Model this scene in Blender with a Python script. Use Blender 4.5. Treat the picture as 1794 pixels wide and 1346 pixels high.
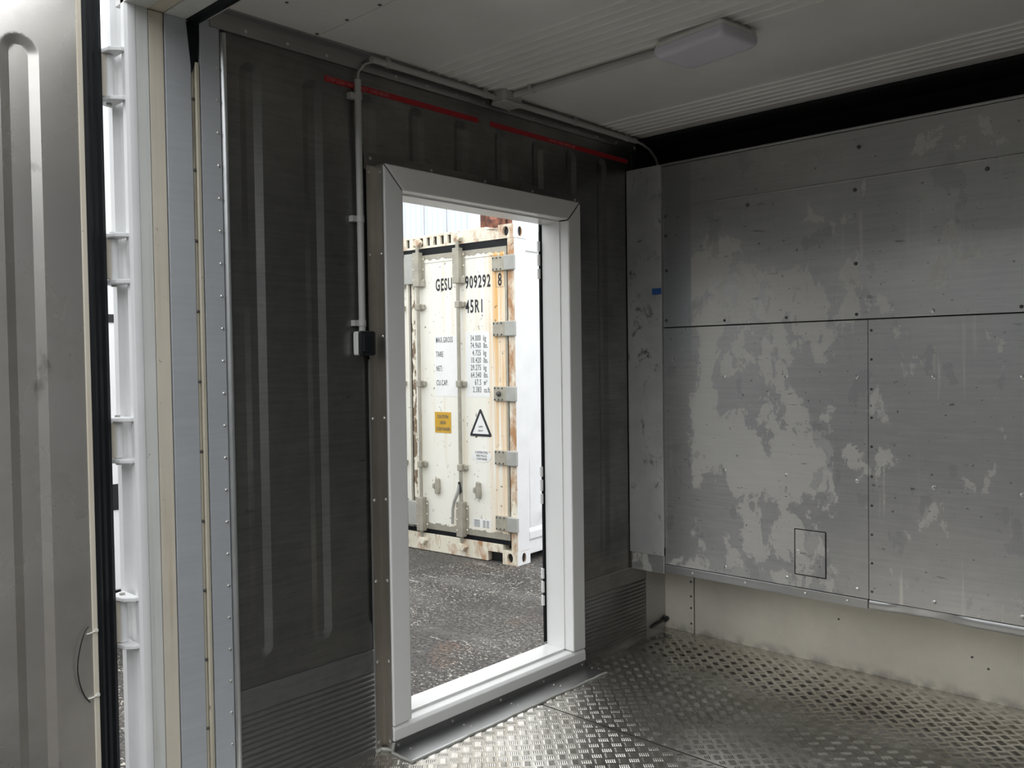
import bpy, bmesh, math, random
from mathutils import Vector, Matrix

for o in list(bpy.data.objects):
    bpy.data.objects.remove(o, do_unlink=True)
SC = bpy.context.scene
COL = SC.collection
random.seed(7)

# ------------------------------------------------------------------ camera
CAM = Vector((2.468, -3.530, 1.407))
YAW, PITCH, ROLL = math.radians(42.757), math.radians(-1.527), math.radians(-0.809)
FPX = 1508.07
fw = Vector((-math.sin(YAW) * math.cos(PITCH), math.cos(YAW) * math.cos(PITCH), math.sin(PITCH)))
rt0 = Vector((math.cos(YAW), math.sin(YAW), 0))
up0 = rt0.cross(fw)
rt = rt0 * math.cos(ROLL) + up0 * math.sin(ROLL)
up = -rt0 * math.sin(ROLL) + up0 * math.cos(ROLL)
cd = bpy.data.cameras.new('camera')
cam = bpy.data.objects.new('camera', cd)
COL.objects.link(cam)
cam.matrix_world = Matrix(((rt.x, up.x, -fw.x, CAM.x), (rt.y, up.y, -fw.y, CAM.y),
                           (rt.z, up.z, -fw.z, CAM.z), (0, 0, 0, 1)))
cd.sensor_width = 36
cd.lens = FPX * 36 / 1794
cd.clip_start = 0.05
cd.clip_end = 300
SC.camera = cam

# ------------------------------------------------------------------ sky, exposure
W = bpy.data.worlds.new('overcast_sky')
SC.world = W
W.use_nodes = True
wn = W.node_tree.nodes
wn['Background'].inputs[0].default_value = (0.95, 0.975, 1.0, 1)
wn['Background'].inputs[1].default_value = 1.0
SC.view_settings.view_transform = 'Standard'
SC.view_settings.look = 'None'
SC.view_settings.gamma = 1
SC.view_settings.use_curve_mapping = False
SC.view_settings.exposure = 1.45

# ------------------------------------------------------------------ node material helpers
class NT:
    def __init__(s, name):
        s.m = bpy.data.materials.new(name)
        s.m.use_nodes = True
        s.t = s.m.node_tree
        s.b = s.t.nodes['Principled BSDF']
        s.tc = s.t.nodes.new('ShaderNodeTexCoord')

    def link(s, a, b):
        s.t.links.new(a, b)

    def vec(s, scale=(1, 1, 1), rot=(0, 0, 0), loc=(0, 0, 0)):
        n = s.t.nodes.new('ShaderNodeMapping')
        n.inputs['Scale'].default_value = scale
        n.inputs['Rotation'].default_value = rot
        n.inputs['Location'].default_value = loc
        s.link(s.tc.outputs['Object'], n.inputs['Vector'])
        return n.outputs[0]

    def noise(s, vec, scale=1.0, detail=4, rough=0.55, dist=0.0):
        n = s.t.nodes.new('ShaderNodeTexNoise')
        n.inputs['Scale'].default_value = scale
        n.inputs['Detail'].default_value = detail
        n.inputs['Roughness'].default_value = rough
        n.inputs['Distortion'].default_value = dist
        s.link(vec, n.inputs['Vector'])
        return n.outputs[0]

    def voro(s, vec, scale, feature='F1'):
        n = s.t.nodes.new('ShaderNodeTexVoronoi')
        n.feature = feature
        n.inputs['Scale'].default_value = scale
        s.link(vec, n.inputs['Vector'])
        return n.outputs[0]

    def rng(s, v, a, b, c=0.0, d=1.0):
        n = s.t.nodes.new('ShaderNodeMapRange')
        n.inputs[1].default_value = a
        n.inputs[2].default_value = b
        n.inputs[3].default_value = c
        n.inputs[4].default_value = d
        s.link(v, n.inputs[0])
        return n.outputs[0]

    def math(s, op, a, b):
        n = s.t.nodes.new('ShaderNodeMath')
        n.operation = op
        for i, v in enumerate((a, b)):
            if isinstance(v, (int, float)):
                n.inputs[i].default_value = v
            else:
                s.link(v, n.inputs[i])
        return n.outputs[0]

    def sep(s, axis):
        n = s.t.nodes.new('ShaderNodeSeparateXYZ')
        s.link(s.tc.outputs['Object'], n.inputs[0])
        return n.outputs[axis]

    def mix(s, f, a, b):
        n = s.t.nodes.new('ShaderNodeMix')
        n.data_type = 'RGBA'
        for i, v in ((0, f), (6, a), (7, b)):
            if isinstance(v, (int, float)):
                n.inputs[i].default_value = v
            elif isinstance(v, tuple):
                n.inputs[i].default_value = (v[0], v[1], v[2], 1)
            else:
                s.link(v, n.inputs[i])
        return n.outputs[2]

    def bump(s, h, strength=0.2, dist=0.002):
        n = s.t.nodes.new('ShaderNodeBump')
        n.inputs['Strength'].default_value = strength
        n.inputs['Distance'].default_value = dist
        s.link(h, n.inputs['Height'])
        s.link(n.outputs[0], s.b.inputs['Normal'])

    def fin(s, color=None, rough=0.5, metal=0.0):
        for key, v in (('Base Color', color), ('Roughness', rough), ('Metallic', metal)):
            if v is None:
                continue
            if isinstance(v, tuple):
                s.b.inputs[key].default_value = (v[0], v[1], v[2], 1)
            elif isinstance(v, (int, float)):
                s.b.inputs[key].default_value = v
            else:
                s.link(v, s.b.inputs[key])
        return s.m


def plain(name, c, rough=0.5, metal=0.0, var=0.12, scale=9.0):
    n = NT(name)
    f = n.rng(n.noise(n.vec(), scale, 5), 0.3, 0.7)
    d = tuple(x * (1 - var) for x in c)
    l = tuple(min(1, x * (1 + var * 0.5)) for x in c)
    return n.fin(n.mix(f, d, l), rough, metal)


def sheet_metal(name, c, dark, rough, metal, along='y', scuff=0.75, blot=1.6):
    """worn sheet: cloudy tarnish, scratches drawn along one axis, dark scuff marks"""
    n = NT(name)
    st = {'y': (1, 1.3, 26), 'x': (1.3, 1, 26), 'z': (26, 26, 1.2)}[along]
    big = n.rng(n.noise(n.vec(), blot, 5, 0.6), 0.35, 0.68)
    scr = n.rng(n.noise(n.vec(st), 3.0, 6, 0.7), 0.35, 0.7)
    col = n.mix(n.math('ADD', n.math('MULTIPLY', big, 0.65), n.math('MULTIPLY', scr, 0.35)), dark, c)
    st2 = {'y': (1, 3, 11), 'x': (3, 1, 11), 'z': (9, 9, 2)}[along]
    sc1 = n.rng(n.noise(n.vec(st2, loc=(3.1, 1.7, .4)), 2.2, 7, 0.72), 0.63, 0.71)
    sc2 = n.rng(n.noise(n.vec(), 2.0, 3), 0.45, 0.62)
    col = n.mix(n.math('MULTIPLY', n.math('MULTIPLY', sc1, sc2), scuff), col, tuple(x * 0.18 for x in c))
    r = n.rng(big, 0, 1, rough + 0.1, rough - 0.06)
    n.bump(scr, 0.12, 0.0006)
    return n.fin(col, r, metal)


def painted(name, c, stain, rough=.5, amt=.45):
    """paint with vertical runs of grime and small dark knocks"""
    n = NT(name)
    f = n.rng(n.noise(n.vec(), 5, 5), .3, .7)
    col = n.mix(f, tuple(x * .9 for x in c), c)
    run = n.rng(n.noise(n.vec((30, 30, .8)), 1.3, 5, .6), .5, .72)
    m = n.rng(n.noise(n.vec(loc=(2, 2, 2)), 2.2, 3), .40, .62)
    col = n.mix(n.math('MULTIPLY', n.math('MULTIPLY', run, m), amt), col, stain)
    k = n.rng(n.noise(n.vec((1.5, 1.5, 1)), 30, 4, .6), .69, .72)
    col = n.mix(n.math('MULTIPLY', k, .7), col, (.12, .09, .06))
    return n.fin(col, rough, 0)


M = {}
M['liner'] = sheet_metal('dull_metal_liner', (.31, .305, .29), (.15, .15, .147), .34, .9, 'y', .85, 2.6)
M['plinth'] = sheet_metal('ribbed_metal_plinth', (.34, .34, .34), (.20, .20, .20), .4, .9, 'y', .8, 3)
M['trim'] = sheet_metal('aluminium_trim', (.46, .43, .385), (.31, .29, .26), .34, .92, 'z', .3)
M['trim_h'] = sheet_metal('aluminium_angle', (.46, .46, .455), (.34, .34, .335), .34, .92, 'y', .3)
M['plate'] = sheet_metal('brushed_jamb_plate', (.56, .585, .61), (.44, .46, .485), .42, .25, 'y', .5)
M['bright'] = plain('polished_bead', (.55, .56, .56), .34, .9)
M['gap_shade'] = plain('black_gap_shade', (.008, .009, .009), .85, 0, .3)  # near-black colour stands in for shade in the gap behind the bulkhead
M['rubber'] = plain('black_rubber', (.007, .008, .010), .5, 0, .3, 30)
M['rubber'].node_tree.nodes['Principled BSDF'].inputs['Specular IOR Level'].default_value = .22
M['pvc'] = plain('white_pvc', (.80, .795, .78), .3, 0, .03, 3)
M['white'] = plain('white_steel_paint', (.80, .80, .80), .38, 0, .06, 5)
M['offwhite'] = painted('grey_white_paint', (.69, .70, .675), (.42, .40, .33))
M['beige'] = painted('yellowed_beige_paint', (.68, .625, .52), (.42, .32, .18))
M['grimy'] = painted('grimy_channel_paint', (.52, .48, .38), (.09, .075, .05), .55, .85)
M['conduit'] = plain('grey_pvc_pipe', (.46, .46, .44), .45, 0, .06)
M['rivet'] = plain('rivet_metal', (.62, .62, .6), .3, .9)
M['rivet_dark'] = plain('dark_rivet', (.10, .10, .095), .5, .5)
M['black'] = plain('black_plastic', (.012, .014, .016), .35, 0, .2)
M['diffuser'] = plain('lilac_white_diffuser', (.70, .67, .74), .32, 0, .03, 3)
M['lamp_base'] = plain('white_lamp_base', (.74, .73, .69), .4, 0, .04)
M['blue'] = plain('blue_tape', (.02, .09, .30), .5, 0, .1)
M['ink'] = plain('black_lettering', (.018, .02, .024), .6, 0, .2, 30)
M['greyink'] = plain('grey_lettering', (.10, .11, .12), .6, 0, .2, 30)
M['pink'] = plain('pale_red_lettering', (.55, .18, .18), .6, 0, .1, 30)
M['redtape'] = plain('red_tape', (.42, .012, .02), .5, 0, .15, 12)
M['grey_steel'] = plain('grey_steel_fittings', (.40, .375, .305), .5, .15, .18, 12)
M['grey_steel2'] = plain('blue_grey_steel', (.41, .41, .375), .5, .1, .16, 8)
M['building'] = plain('pale_siding', (.66, .71, .75), .6, 0, .03, 1)
M['yellow'] = plain('yellow_sticker', (.62, .36, .03), .5, 0, .12, 14)
M['sticker'] = plain('white_sticker', (.86, .865, .84), .5, 0, .03)
M['orange'] = plain('orange_yellow_paint', (.85, .45, .05), .5, 0, .1)
M['yard'] = plain('dull_grey_blocker_paint', (.13, .135, .13), .7, 0, .3, 1.2)  # dull grey for the added sky-blocking rows
M['tie'] = plain('white_cable_tie', (.7, .69, .64), .4)


def m_end():
    n = NT('patchy_bulkhead_metal')
    big = n.rng(n.noise(n.vec(), 1.5, 5, .6), .35, .68)
    scr = n.rng(n.noise(n.vec((1.2, 1, 24)), 3, 6, .7), .35, .7)
    col = n.mix(n.math('ADD', n.math('MULTIPLY', big, .6), n.math('MULTIPLY', scr, .4)), (.37, .37, .37), (.55, .545, .53))
    # pale residue with hard ragged edges, running down in streaks, mostly on the left half
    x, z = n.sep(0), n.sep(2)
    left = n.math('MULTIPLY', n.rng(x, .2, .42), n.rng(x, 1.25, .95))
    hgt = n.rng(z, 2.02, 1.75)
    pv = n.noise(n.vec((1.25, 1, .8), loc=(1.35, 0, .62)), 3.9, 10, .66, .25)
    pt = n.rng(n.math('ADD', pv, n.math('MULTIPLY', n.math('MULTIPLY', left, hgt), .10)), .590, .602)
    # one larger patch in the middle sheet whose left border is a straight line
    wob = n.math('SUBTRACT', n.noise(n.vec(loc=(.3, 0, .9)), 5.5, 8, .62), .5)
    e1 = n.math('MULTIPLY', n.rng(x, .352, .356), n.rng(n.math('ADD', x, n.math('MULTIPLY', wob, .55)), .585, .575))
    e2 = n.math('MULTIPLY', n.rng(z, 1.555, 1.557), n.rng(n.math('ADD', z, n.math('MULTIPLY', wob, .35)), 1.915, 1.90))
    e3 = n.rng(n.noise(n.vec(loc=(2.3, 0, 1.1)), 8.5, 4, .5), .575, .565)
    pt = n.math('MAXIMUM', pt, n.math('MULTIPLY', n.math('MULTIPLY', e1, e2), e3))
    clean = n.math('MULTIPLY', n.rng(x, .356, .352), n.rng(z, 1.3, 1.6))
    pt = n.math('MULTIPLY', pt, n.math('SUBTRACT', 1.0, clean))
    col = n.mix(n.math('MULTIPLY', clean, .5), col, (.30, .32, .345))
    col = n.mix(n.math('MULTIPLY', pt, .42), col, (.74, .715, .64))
    dk = n.rng(n.noise(n.vec((2.2, 1, 1.6), loc=(4.2, 0, 2.6)), 2.6, 6, .55), .60, .612)
    col = n.mix(n.math('MULTIPLY', dk, .45), col, (.33, .33, .335))
    drip = n.rng(n.noise(n.vec((22, 1, 1.1)), 1.6, 4, .5), .62, .70)
    dm = n.rng(n.noise(n.vec(loc=(7, 0, 2)), 1.4, 2), .48, .6)
    col = n.mix(n.math('MULTIPLY', n.math('MULTIPLY', drip, dm), .5), col, (.80, .77, .68))
    sc1 = n.rng(n.noise(n.vec((3.4, 1, 17), rot=(0, .12, 0)), 2.0, 7, .72), .61, .69)
    sc2 = n.rng(n.noise(n.vec(loc=(0, 0, 5)), 2.3, 3), .42, .56)
    col = n.mix(n.math('MULTIPLY', n.math('MULTIPLY', sc1, sc2), .7), col, (.10, .10, .10))
    stk = n.rng(n.noise(n.vec((7, 1, 40), rot=(0, .06, 0), loc=(3, 0, 9)), 1.7, 5, .65), .64, .69)
    stm = n.rng(n.noise(n.vec(loc=(6, 0, 4)), 3.1, 3), .43, .55)
    col = n.mix(n.math('MULTIPLY', n.math('MULTIPLY', stk, stm), .6), col, (.13, .13, .13))
    pit = n.rng(n.noise(n.vec(loc=(1, 0, 1)), 48, 3, .5), .70, .725)
    col = n.mix(n.math('MULTIPLY', pit, .7), col, (.10, .10, .10))
    vs = n.rng(n.noise(n.vec((40, 1, 2.4), loc=(0, 0, 3)), 1.5, 5, .6), .60, .72)
    col = n.mix(n.math('MULTIPLY', n.math('MULTIPLY', vs, n.rng(big, .2, .9)), .35), col, (.27, .27, .265))
    n.bump(scr, .1, .0006)
    r = n.math('ADD', n.rng(big, 0, 1, .40, .30), n.math('MULTIPLY', pt, .12))
    met = n.math('SUBTRACT', .82, n.math('MULTIPLY', pt, .35))
    return n.fin(col, r, met)


def m_strip():
    n = NT('scuffed_post_metal')
    big = n.rng(n.noise(n.vec(), 3, 5, .6), .35, .68)
    col = n.mix(big, (.42, .42, .42), (.60, .60, .58))
    s = n.rng(n.noise(n.vec((10, 9, 7)), 1.6, 9, .78, .5), .55, .62)
    s2 = n.rng(n.noise(n.vec(loc=(1, 0, 3)), 4.3, 3), .44, .56)
    col = n.mix(n.math('MULTIPLY', n.math('MULTIPLY', s, s2), .85), col, (.06, .06, .06))
    return n.fin(col, .46, .45)


def m_lower():
    n = NT('beige_lower_bulkhead')
    f = n.rng(n.noise(n.vec(), 2.2, 5, .6), .3, .7)
    col = n.mix(f, (.62, .58, .50), (.80, .755, .645))
    s = n.rng(n.noise(n.vec((2, 1, 1)), 60, 2), .70, .74)
    col = n.mix(n.math('MULTIPLY', s, .35), col, (.85, .84, .8))
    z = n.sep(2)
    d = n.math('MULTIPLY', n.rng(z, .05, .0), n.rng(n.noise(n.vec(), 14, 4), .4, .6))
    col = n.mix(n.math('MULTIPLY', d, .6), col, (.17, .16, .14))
    return n.fin(col, .40, .3)


def m_ceiling():
    n = NT('off_white_ceiling_skin')
    f = n.rng(n.noise(n.vec(), 1.6, 5, .55), .32, .7)
    col = n.mix(f, (.76, .735, .69), (.88, .86, .815))
    sp = n.rng(n.noise(n.vec(), 34, 3, .5), .66, .72)
    sm = n.rng(n.noise(n.vec(loc=(2, 2, 0)), 1.7, 2), .45, .6)
    col = n.mix(n.math('MULTIPLY', n.math('MULTIPLY', sp, sm), .5), col, (.88, .87, .85))
    dk = n.rng(n.noise(n.vec((2, 5, 1), loc=(5, 1, 0)), 5, 6, .7), .69, .75)
    col = n.mix(n.math('MULTIPLY', dk, .55), col, (.15, .14, .13))
    return n.fin(col, .24, .0)


def m_tread():
    n = NT('worn_tread_plate')
    f = n.rng(n.noise(n.vec(), 2.0, 6, .6), .34, .7)
    col = n.mix(f, (.46, .43, .38), (.74, .72, .67))
    s = n.rng(n.noise(n.vec((1, 1, 1)), 55, 3, .6), .42, .66)
    col = n.mix(n.math('MULTIPLY', s, .3), col, (.26, .245, .215))
    r = n.rng(n.noise(n.vec(loc=(4, 4, 0)), 3.5, 5), .3, .7, .17, .32)
    n.bump(n.noise(n.vec(), 70, 3), .15, .0015)
    return n.fin(col, r, .93)


def m_door():
    n = NT('stained_door_liner')
    f = n.rng(n.noise(n.vec(), 1.9, 5, .6), .35, .68)
    col = n.mix(f, (.56, .53, .49), (.78, .755, .72))
    s = n.rng(n.noise(n.vec((1, 1.6, 1)), 5, 7, .6), .64, .71)
    col = n.mix(n.math('MULTIPLY', s, .5), col, (.20, .18, .16))
    p = n.rng(n.noise(n.vec((1, 1, .7), loc=(0, 3, 1)), 2.6, 6, .55), .585, .60)
    col = n.mix(n.math('MULTIPLY', p, .4), col, (.80, .77, .70))
    return n.fin(col, n.rng(f, 0, 1, .32, .22), .85)


def m_asphalt():
    n = NT('speckled_asphalt')
    f = n.rng(n.noise(n.vec(), .9, 6, .65), .35, .68)
    g = n.noise(n.vec(), 42, 5, .7)
    col = n.mix(f, (.060, .052, .045), (.140, .128, .112))
    col = n.mix(n.rng(g, .42, .60), (.020, .018, .016), col)
    # pale chips
    v = n.noise(n.vec((1, 1.6, .2), rot=(0, 0, .6)), 21, 5, .62, .8)
    v2 = n.noise(n.vec((1, 1.2, .2), loc=(8, 3, 0)), 55, 3, .55, .5)
    chips = n.math('MAXIMUM', n.rng(v, .635, .66), n.math('MULTIPLY', n.rng(v2, .61, .64), .85))
    chips = n.math('MULTIPLY', chips, n.rng(n.noise(n.vec(loc=(1, 8, 0)), 1.3, 4), .34, .52))
    col = n.mix(n.math('MULTIPLY', chips, .9), col, (.62, .58, .50))
    # scraped white streaks
    sv = n.noise(n.vec((1.2, 9, 1), rot=(0, 0, math.radians(-38))), 1.7, 7, .7)
    st = n.math('MULTIPLY', n.rng(sv, .60, .66), n.rng(g, .42, .58))
    col = n.mix(n.math('MULTIPLY', st, .75), col, (.60, .60, .58))
    dust = n.rng(n.noise(n.vec((1, 2.5, 1), rot=(0, 0, math.radians(-38)), loc=(9, 2, 0)), 1.0, 5, .6), .52, .72)
    col = n.mix(n.math('MULTIPLY', dust, .25), col, (.24, .23, .215))
    rust = n.math('MULTIPLY', n.rng(n.noise(n.vec(loc=(5.2, 3.3, 0)), 1.5, 3), .62, .72), n.rng(g, .45, .6))
    col = n.mix(n.math('MULTIPLY', rust, .5), col, (.22, .10, .045))
    n.bump(n.math('ADD', g, n.math('MULTIPLY', chips, .6)), .6, .012)
    return n.fin(col, .8, 0)


def m_cream():
    """cream container paint, orange run-off by the hinge side, chips of rust (local x = 0 at the right edge)"""
    n = NT('cream_container_paint')
    f = n.rng(n.noise(n.vec(), 2, 4), .3, .7)
    col = n.mix(f, (.86, .835, .73), (.90, .89, .82))
    x, z = n.sep(0), n.sep(2)
    band = n.math('MULTIPLY', n.rng(x, -.34, -.20), n.rng(x, -.06, -.10))
    stv = n.rng(n.noise(n.vec((24, 1, .7)), 1.1, 5, .6), .36, .54)
    tall = n.rng(z, .2, 2.9, .35, 1.05)
    col = n.mix(n.math('MULTIPLY', n.math('MULTIPLY', band, stv), n.math('MULTIPLY', tall, 1.0)), col, (.76, .40, .07))
    b2 = n.math('MULTIPLY', n.rng(n.noise(n.vec((13, 1, .7), loc=(2, 0, 1)), 1.0, 4), .55, .68), .4)
    col = n.mix(b2, col, (.74, .62, .40))
    ch = n.math('MULTIPLY', n.rng(n.noise(n.vec(), 26, 3, .5), .665, .69), n.rng(n.noise(n.vec(), 3.5, 2), .42, .6))
    col = n.mix(n.math('MULTIPLY', ch, .85), col, (.10, .06, .035))
    return n.fin(col, .5, 0)


def m_rustrail():
    n = NT('rust_stained_cream_rail')
    f = n.rng(n.noise(n.vec((2, 2, 1)), 3.2, 6, .65), .50, .66)
    cornr = n.math('MULTIPLY', n.rng(n.sep(0), -.30, -.10), .15)
    f = n.rng(n.math('ADD', n.noise(n.vec((2, 2, 1)), 3.2, 6, .65), n.math('MULTIPLY', cornr, .55)), .50, .66)
    col = n.mix(f, (.82, .77, .63), (.44, .235, .11))
    d = n.rng(n.noise(n.vec(loc=(3, 3, 3)), 16, 5, .6), .62, .68)
    col = n.mix(n.math('MULTIPLY', d, .8), col, (.13, .07, .04))
    return n.fin(col, .6, 0)


def m_flake():
    n = NT('flaking_edge_paint')
    f = n.rng(n.noise(n.vec((2, 1, 1)), 9, 6, .6), .49, .52)
    return n.fin(n.mix(f, (.80, .75, .62), (.22, .16, .10)), .6, 0)


def m_rust():
    n = NT('rusted_steel')
    f = n.rng(n.noise(n.vec((1, 1, .6)), 5, 7, .65), .42, .62)
    col = n.mix(f, (.10, .045, .03), (.34, .13, .075))
    p = n.rng(n.noise(n.vec(loc=(2, 5, 1)), 2.3, 6, .6), .57, .62)
    col = n.mix(p, col, (.46, .20, .14))
    return n.fin(col, .75, 0)


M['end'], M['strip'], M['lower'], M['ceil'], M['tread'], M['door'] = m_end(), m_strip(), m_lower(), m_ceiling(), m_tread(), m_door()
M['asphalt'], M['cream'], M['rail'], M['flake'], M['rust'] = m_asphalt(), m_cream(), m_rustrail(), m_flake(), m_rust()

# ------------------------------------------------------------------ mesh helpers
class MB:
    def __init__(s):
        s.v, s.f = [], []

    def add(s, vs, fs):
        k = len(s.v)
        s.v += [tuple(v) for v in vs]
        s.f += [tuple(i + k for i in f) for f in fs]
        return s

    def box(s, x0, x1, y0, y1, z0, z1):
        v = [(x, y, z) for x in (x0, x1) for y in (y0, y1) for z in (z0, z1)]
        return s.add(v, [(0, 1, 3, 2), (4, 6, 7, 5), (0, 4, 5, 1), (2, 3, 7, 6), (0, 2, 6, 4), (1, 5, 7, 3)])

    def prism(s, pts, a0, a1, axis):
        """polygon pts (two coords in axis order) pulled along axis from a0 to a1"""
        def mk(p, a):
            return {'x': (a, p[0], p[1]), 'y': (p[0], a, p[1]), 'z': (p[0], p[1], a)}[axis]
        n = len(pts)
        v = [mk(p, a0) for p in pts] + [mk(p, a1) for p in pts]
        f = [tuple(range(n))[::-1], tuple(range(n, 2 * n))]
        f += [(i, (i + 1) % n, n + (i + 1) % n, n + i) for i in range(n)]
        return s.add(v, f)

    def tube(s, path, r, n=10, cap=True):
        P = [Vector(p) for p in path]
        rings = []
        ref = None
        for i, p in enumerate(P):
            d = (P[min(i + 1, len(P) - 1)] - P[max(i - 1, 0)]).normalized()
            if ref is None:
                ref = Vector((0, 0, 1)) if abs(d.z) < .9 else Vector((1, 0, 0))
            a = d.cross(ref).normalized()
            b = d.cross(a).normalized()
            ref = -b if False else ref
            rr = r[i] if isinstance(r, (list, tuple)) else r
            rings.append([p + a * (rr * math.cos(2 * math.pi * k / n)) + b * (rr * math.sin(2 * math.pi * k / n)) for k in range(n)])
        v = [q for ring in rings for q in ring]
        f = []
        for i in range(len(P) - 1):
            for k in range(n):
                f.append((i * n + k, i * n + (k + 1) % n, (i + 1) * n + (k + 1) % n, (i + 1) * n + k))
        if cap:
            f.append(tuple(range(n))[::-1])
            f.append(tuple(range((len(P) - 1) * n, len(P) * n)))
        return s.add(v, f)

    def dome(s, c, nrm, r, h=None, n=8):
        """low rivet head on a surface"""
        h = h or r * .5
        N = Vector(nrm).normalized()
        ref = Vector((0, 0, 1)) if abs(N.z) < .9 else Vector((1, 0, 0))
        a = N.cross(ref).normalized()
        b = N.cross(a)
        C = Vector(c)
        v = []
        for rr, hh in ((1, -.3), (.92, .45), (.5, 1)):
            v += [C + (a * math.cos(2 * math.pi * k / n) + b * math.sin(2 * math.pi * k / n)) * (r * rr) + N * (h * hh) for k in range(n)]
        f = []
        for i in range(2):
            for k in range(n):
                f.append((i * n + k, i * n + (k + 1) % n, (i + 1) * n + (k + 1) % n, (i + 1) * n + k))
        f.append(tuple(range(2 * n, 3 * n)))
        return s.add(v, f)

    def grid(s, us, vs, fn, skip=None):
        k = len(s.v)
        nu, nv = len(us), len(vs)
        s.v += [tuple(fn(u, v)) for u in us for v in vs]
        for i in range(nu - 1):
            for j in range(nv - 1):
                if skip and skip((us[i] + us[i + 1]) / 2, (vs[j] + vs[j + 1]) / 2):
                    continue
                s.f.append((k + i * nv + j, k + (i + 1) * nv + j, k + (i + 1) * nv + j + 1, k + i * nv + j + 1))
        return s


def obj(name, mb, mat, parent=None, bevel=0.0, smooth=False, stuff=False, label=None, fix=True, local=False):
    me = bpy.data.meshes.new(name)
    off = Vector((0, 0, 0))
    if parent is not None and not local:
        q = parent
        while q is not None:
            off += q.location
            q = q.parent
    me.from_pydata([(v[0] - off.x, v[1] - off.y, v[2] - off.z) for v in mb.v], [], mb.f)
    if fix:
        bm = bmesh.new()
        bm.from_mesh(me)
        bmesh.ops.recalc_face_normals(bm, faces=bm.faces)
        bm.to_mesh(me)
        bm.free()
    me.materials.append(M[mat])
    o = bpy.data.objects.new(name, me)
    COL.objects.link(o)
    if parent is not None:
        o.parent = parent
    if smooth:
        me.polygons.foreach_set('use_smooth', [True] * len(me.polygons))
        try:
            me.set_sharp_from_angle(angle=math.radians(smooth if smooth is not True else 40))
        except Exception:
            pass
    if bevel:
        b = o.modifiers.new('bevel', 'BEVEL')
        b.width = bevel
        b.segments = 2
        b.limit_method = 'ANGLE'
    if stuff:
        o['kind'] = 'stuff'
    if label:
        o['label'] = label
    return o


def tag(o, label, cat, group=None, kind=None):
    o['label'] = label
    o['category'] = cat
    if group:
        o['group'] = group
    if kind:
        o['kind'] = kind
    return o


def root(name, loc, label, cat, group=None, kind=None, rz=0.0):
    o = bpy.data.objects.new(name, None)
    o.empty_display_size = .1
    o.location = loc
    o.rotation_euler = (0, 0, rz)
    COL.objects.link(o)
    return tag(o, label, cat, group, kind)


def text(name, body, mat, parent, loc, size, rot=(math.pi / 2, 0, 0), sx=1.0, align='LEFT', bold=0.0, label=None, space=1.0):
    """flat lettering as a thin mesh; loc is in the parent's own space"""
    c = bpy.data.curves.new(name, 'FONT')
    c.body = body
    c.size = size
    c.align_x = align
    c.extrude = .0006
    c.offset = bold
    c.resolution_u = 3
    c.space_character = space
    t = bpy.data.objects.new(name, c)
    me = bpy.data.meshes.new_from_object(t)
    bpy.data.objects.remove(t)
    me.name = name
    me.materials.clear()
    me.materials.append(M[mat])
    o = bpy.data.objects.new(name, me)
    COL.objects.link(o)
    o.parent = parent
    o.location = loc
    o.rotation_euler = rot
    o.scale = (sx, 1, 1)
    if label:
        o['label'] = label
    return o


def frange(a, b, step):
    n = max(1, int(round((b - a) / step)))
    return [a + (b - a) * i / n for i in range(n + 1)]


# ------------------------------------------------------------------ dimensions (metres)
YB = .309          # back wall behind the bulkhead
H = 2.5            # ceiling
WR = 2.29          # right wall
ZG = -.333         # yard level
YP = -2.455        # rear face of the corner post
DY0, DY1, DZ1 = -1.573, -.449, 2.117   # white doorway frame, outer size
XF = .055          # its front face

# ------------------------------------------------------------------ ground
g = MB().box(-60, 60, -50, 70, ZG - .3, ZG)
tag(obj('ground', g, 'asphalt'), 'dark asphalt yard strewn with pale chips and scraped white streaks', 'ground', kind='structure')

# added off-camera container rows, behind and to the right, blocking low sky
yw = root('wall_sky_blocker', (0, -13, ZG), 'added unseen rows of dark stacked containers that block low sky around the yard', 'sky blocker', kind='structure')
pts = []
x = -22.0
while x < 26:
    pts += [(x, -13.0), (x + .07, -13.0), (x + .14, -13.04), (x + .21, -13.04)]
    x += .28
mb = MB()
for z0 in (ZG, ZG + 2.6):
    k = len(pts)
    mb.add([(a, b, z0 + .02) for a, b in pts] + [(a, b, z0 + 2.58) for a, b in pts], [(i, i + 1, k + i + 1, k + i) for i in range(k - 1)])
for z0 in (ZG, ZG + 2.6):
    pt2 = [(10.0 - (b + 13.0), a * .5 - 1.5) for a, b in pts if -22 < a < 18]
    k = len(pt2)
    mb.add([(a, b, z0 + .02) for a, b in pt2] + [(a, b, z0 + 2.58) for a, b in pt2], [(i, i + 1, k + i + 1, k + i) for i in range(k - 1)])
mb.box(10.05, 12.4, -12.5, 7.5, ZG, ZG + 5.2)
mb.box(-22, 26, -15.4, -13.05, ZG, ZG + 5.2)
obj('blocker_walls', mb, 'yard', yw)

# ------------------------------------------------------------------ floor: tread plates
fl = root('floor', (0, 0, 0), 'steel tread plate floor inside the container', 'floor', kind='structure')
obj('sub_floor', MB().box(-.1, 2.39, YP, YB + .1, ZG, -.006), 'rubber', fl)


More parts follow.
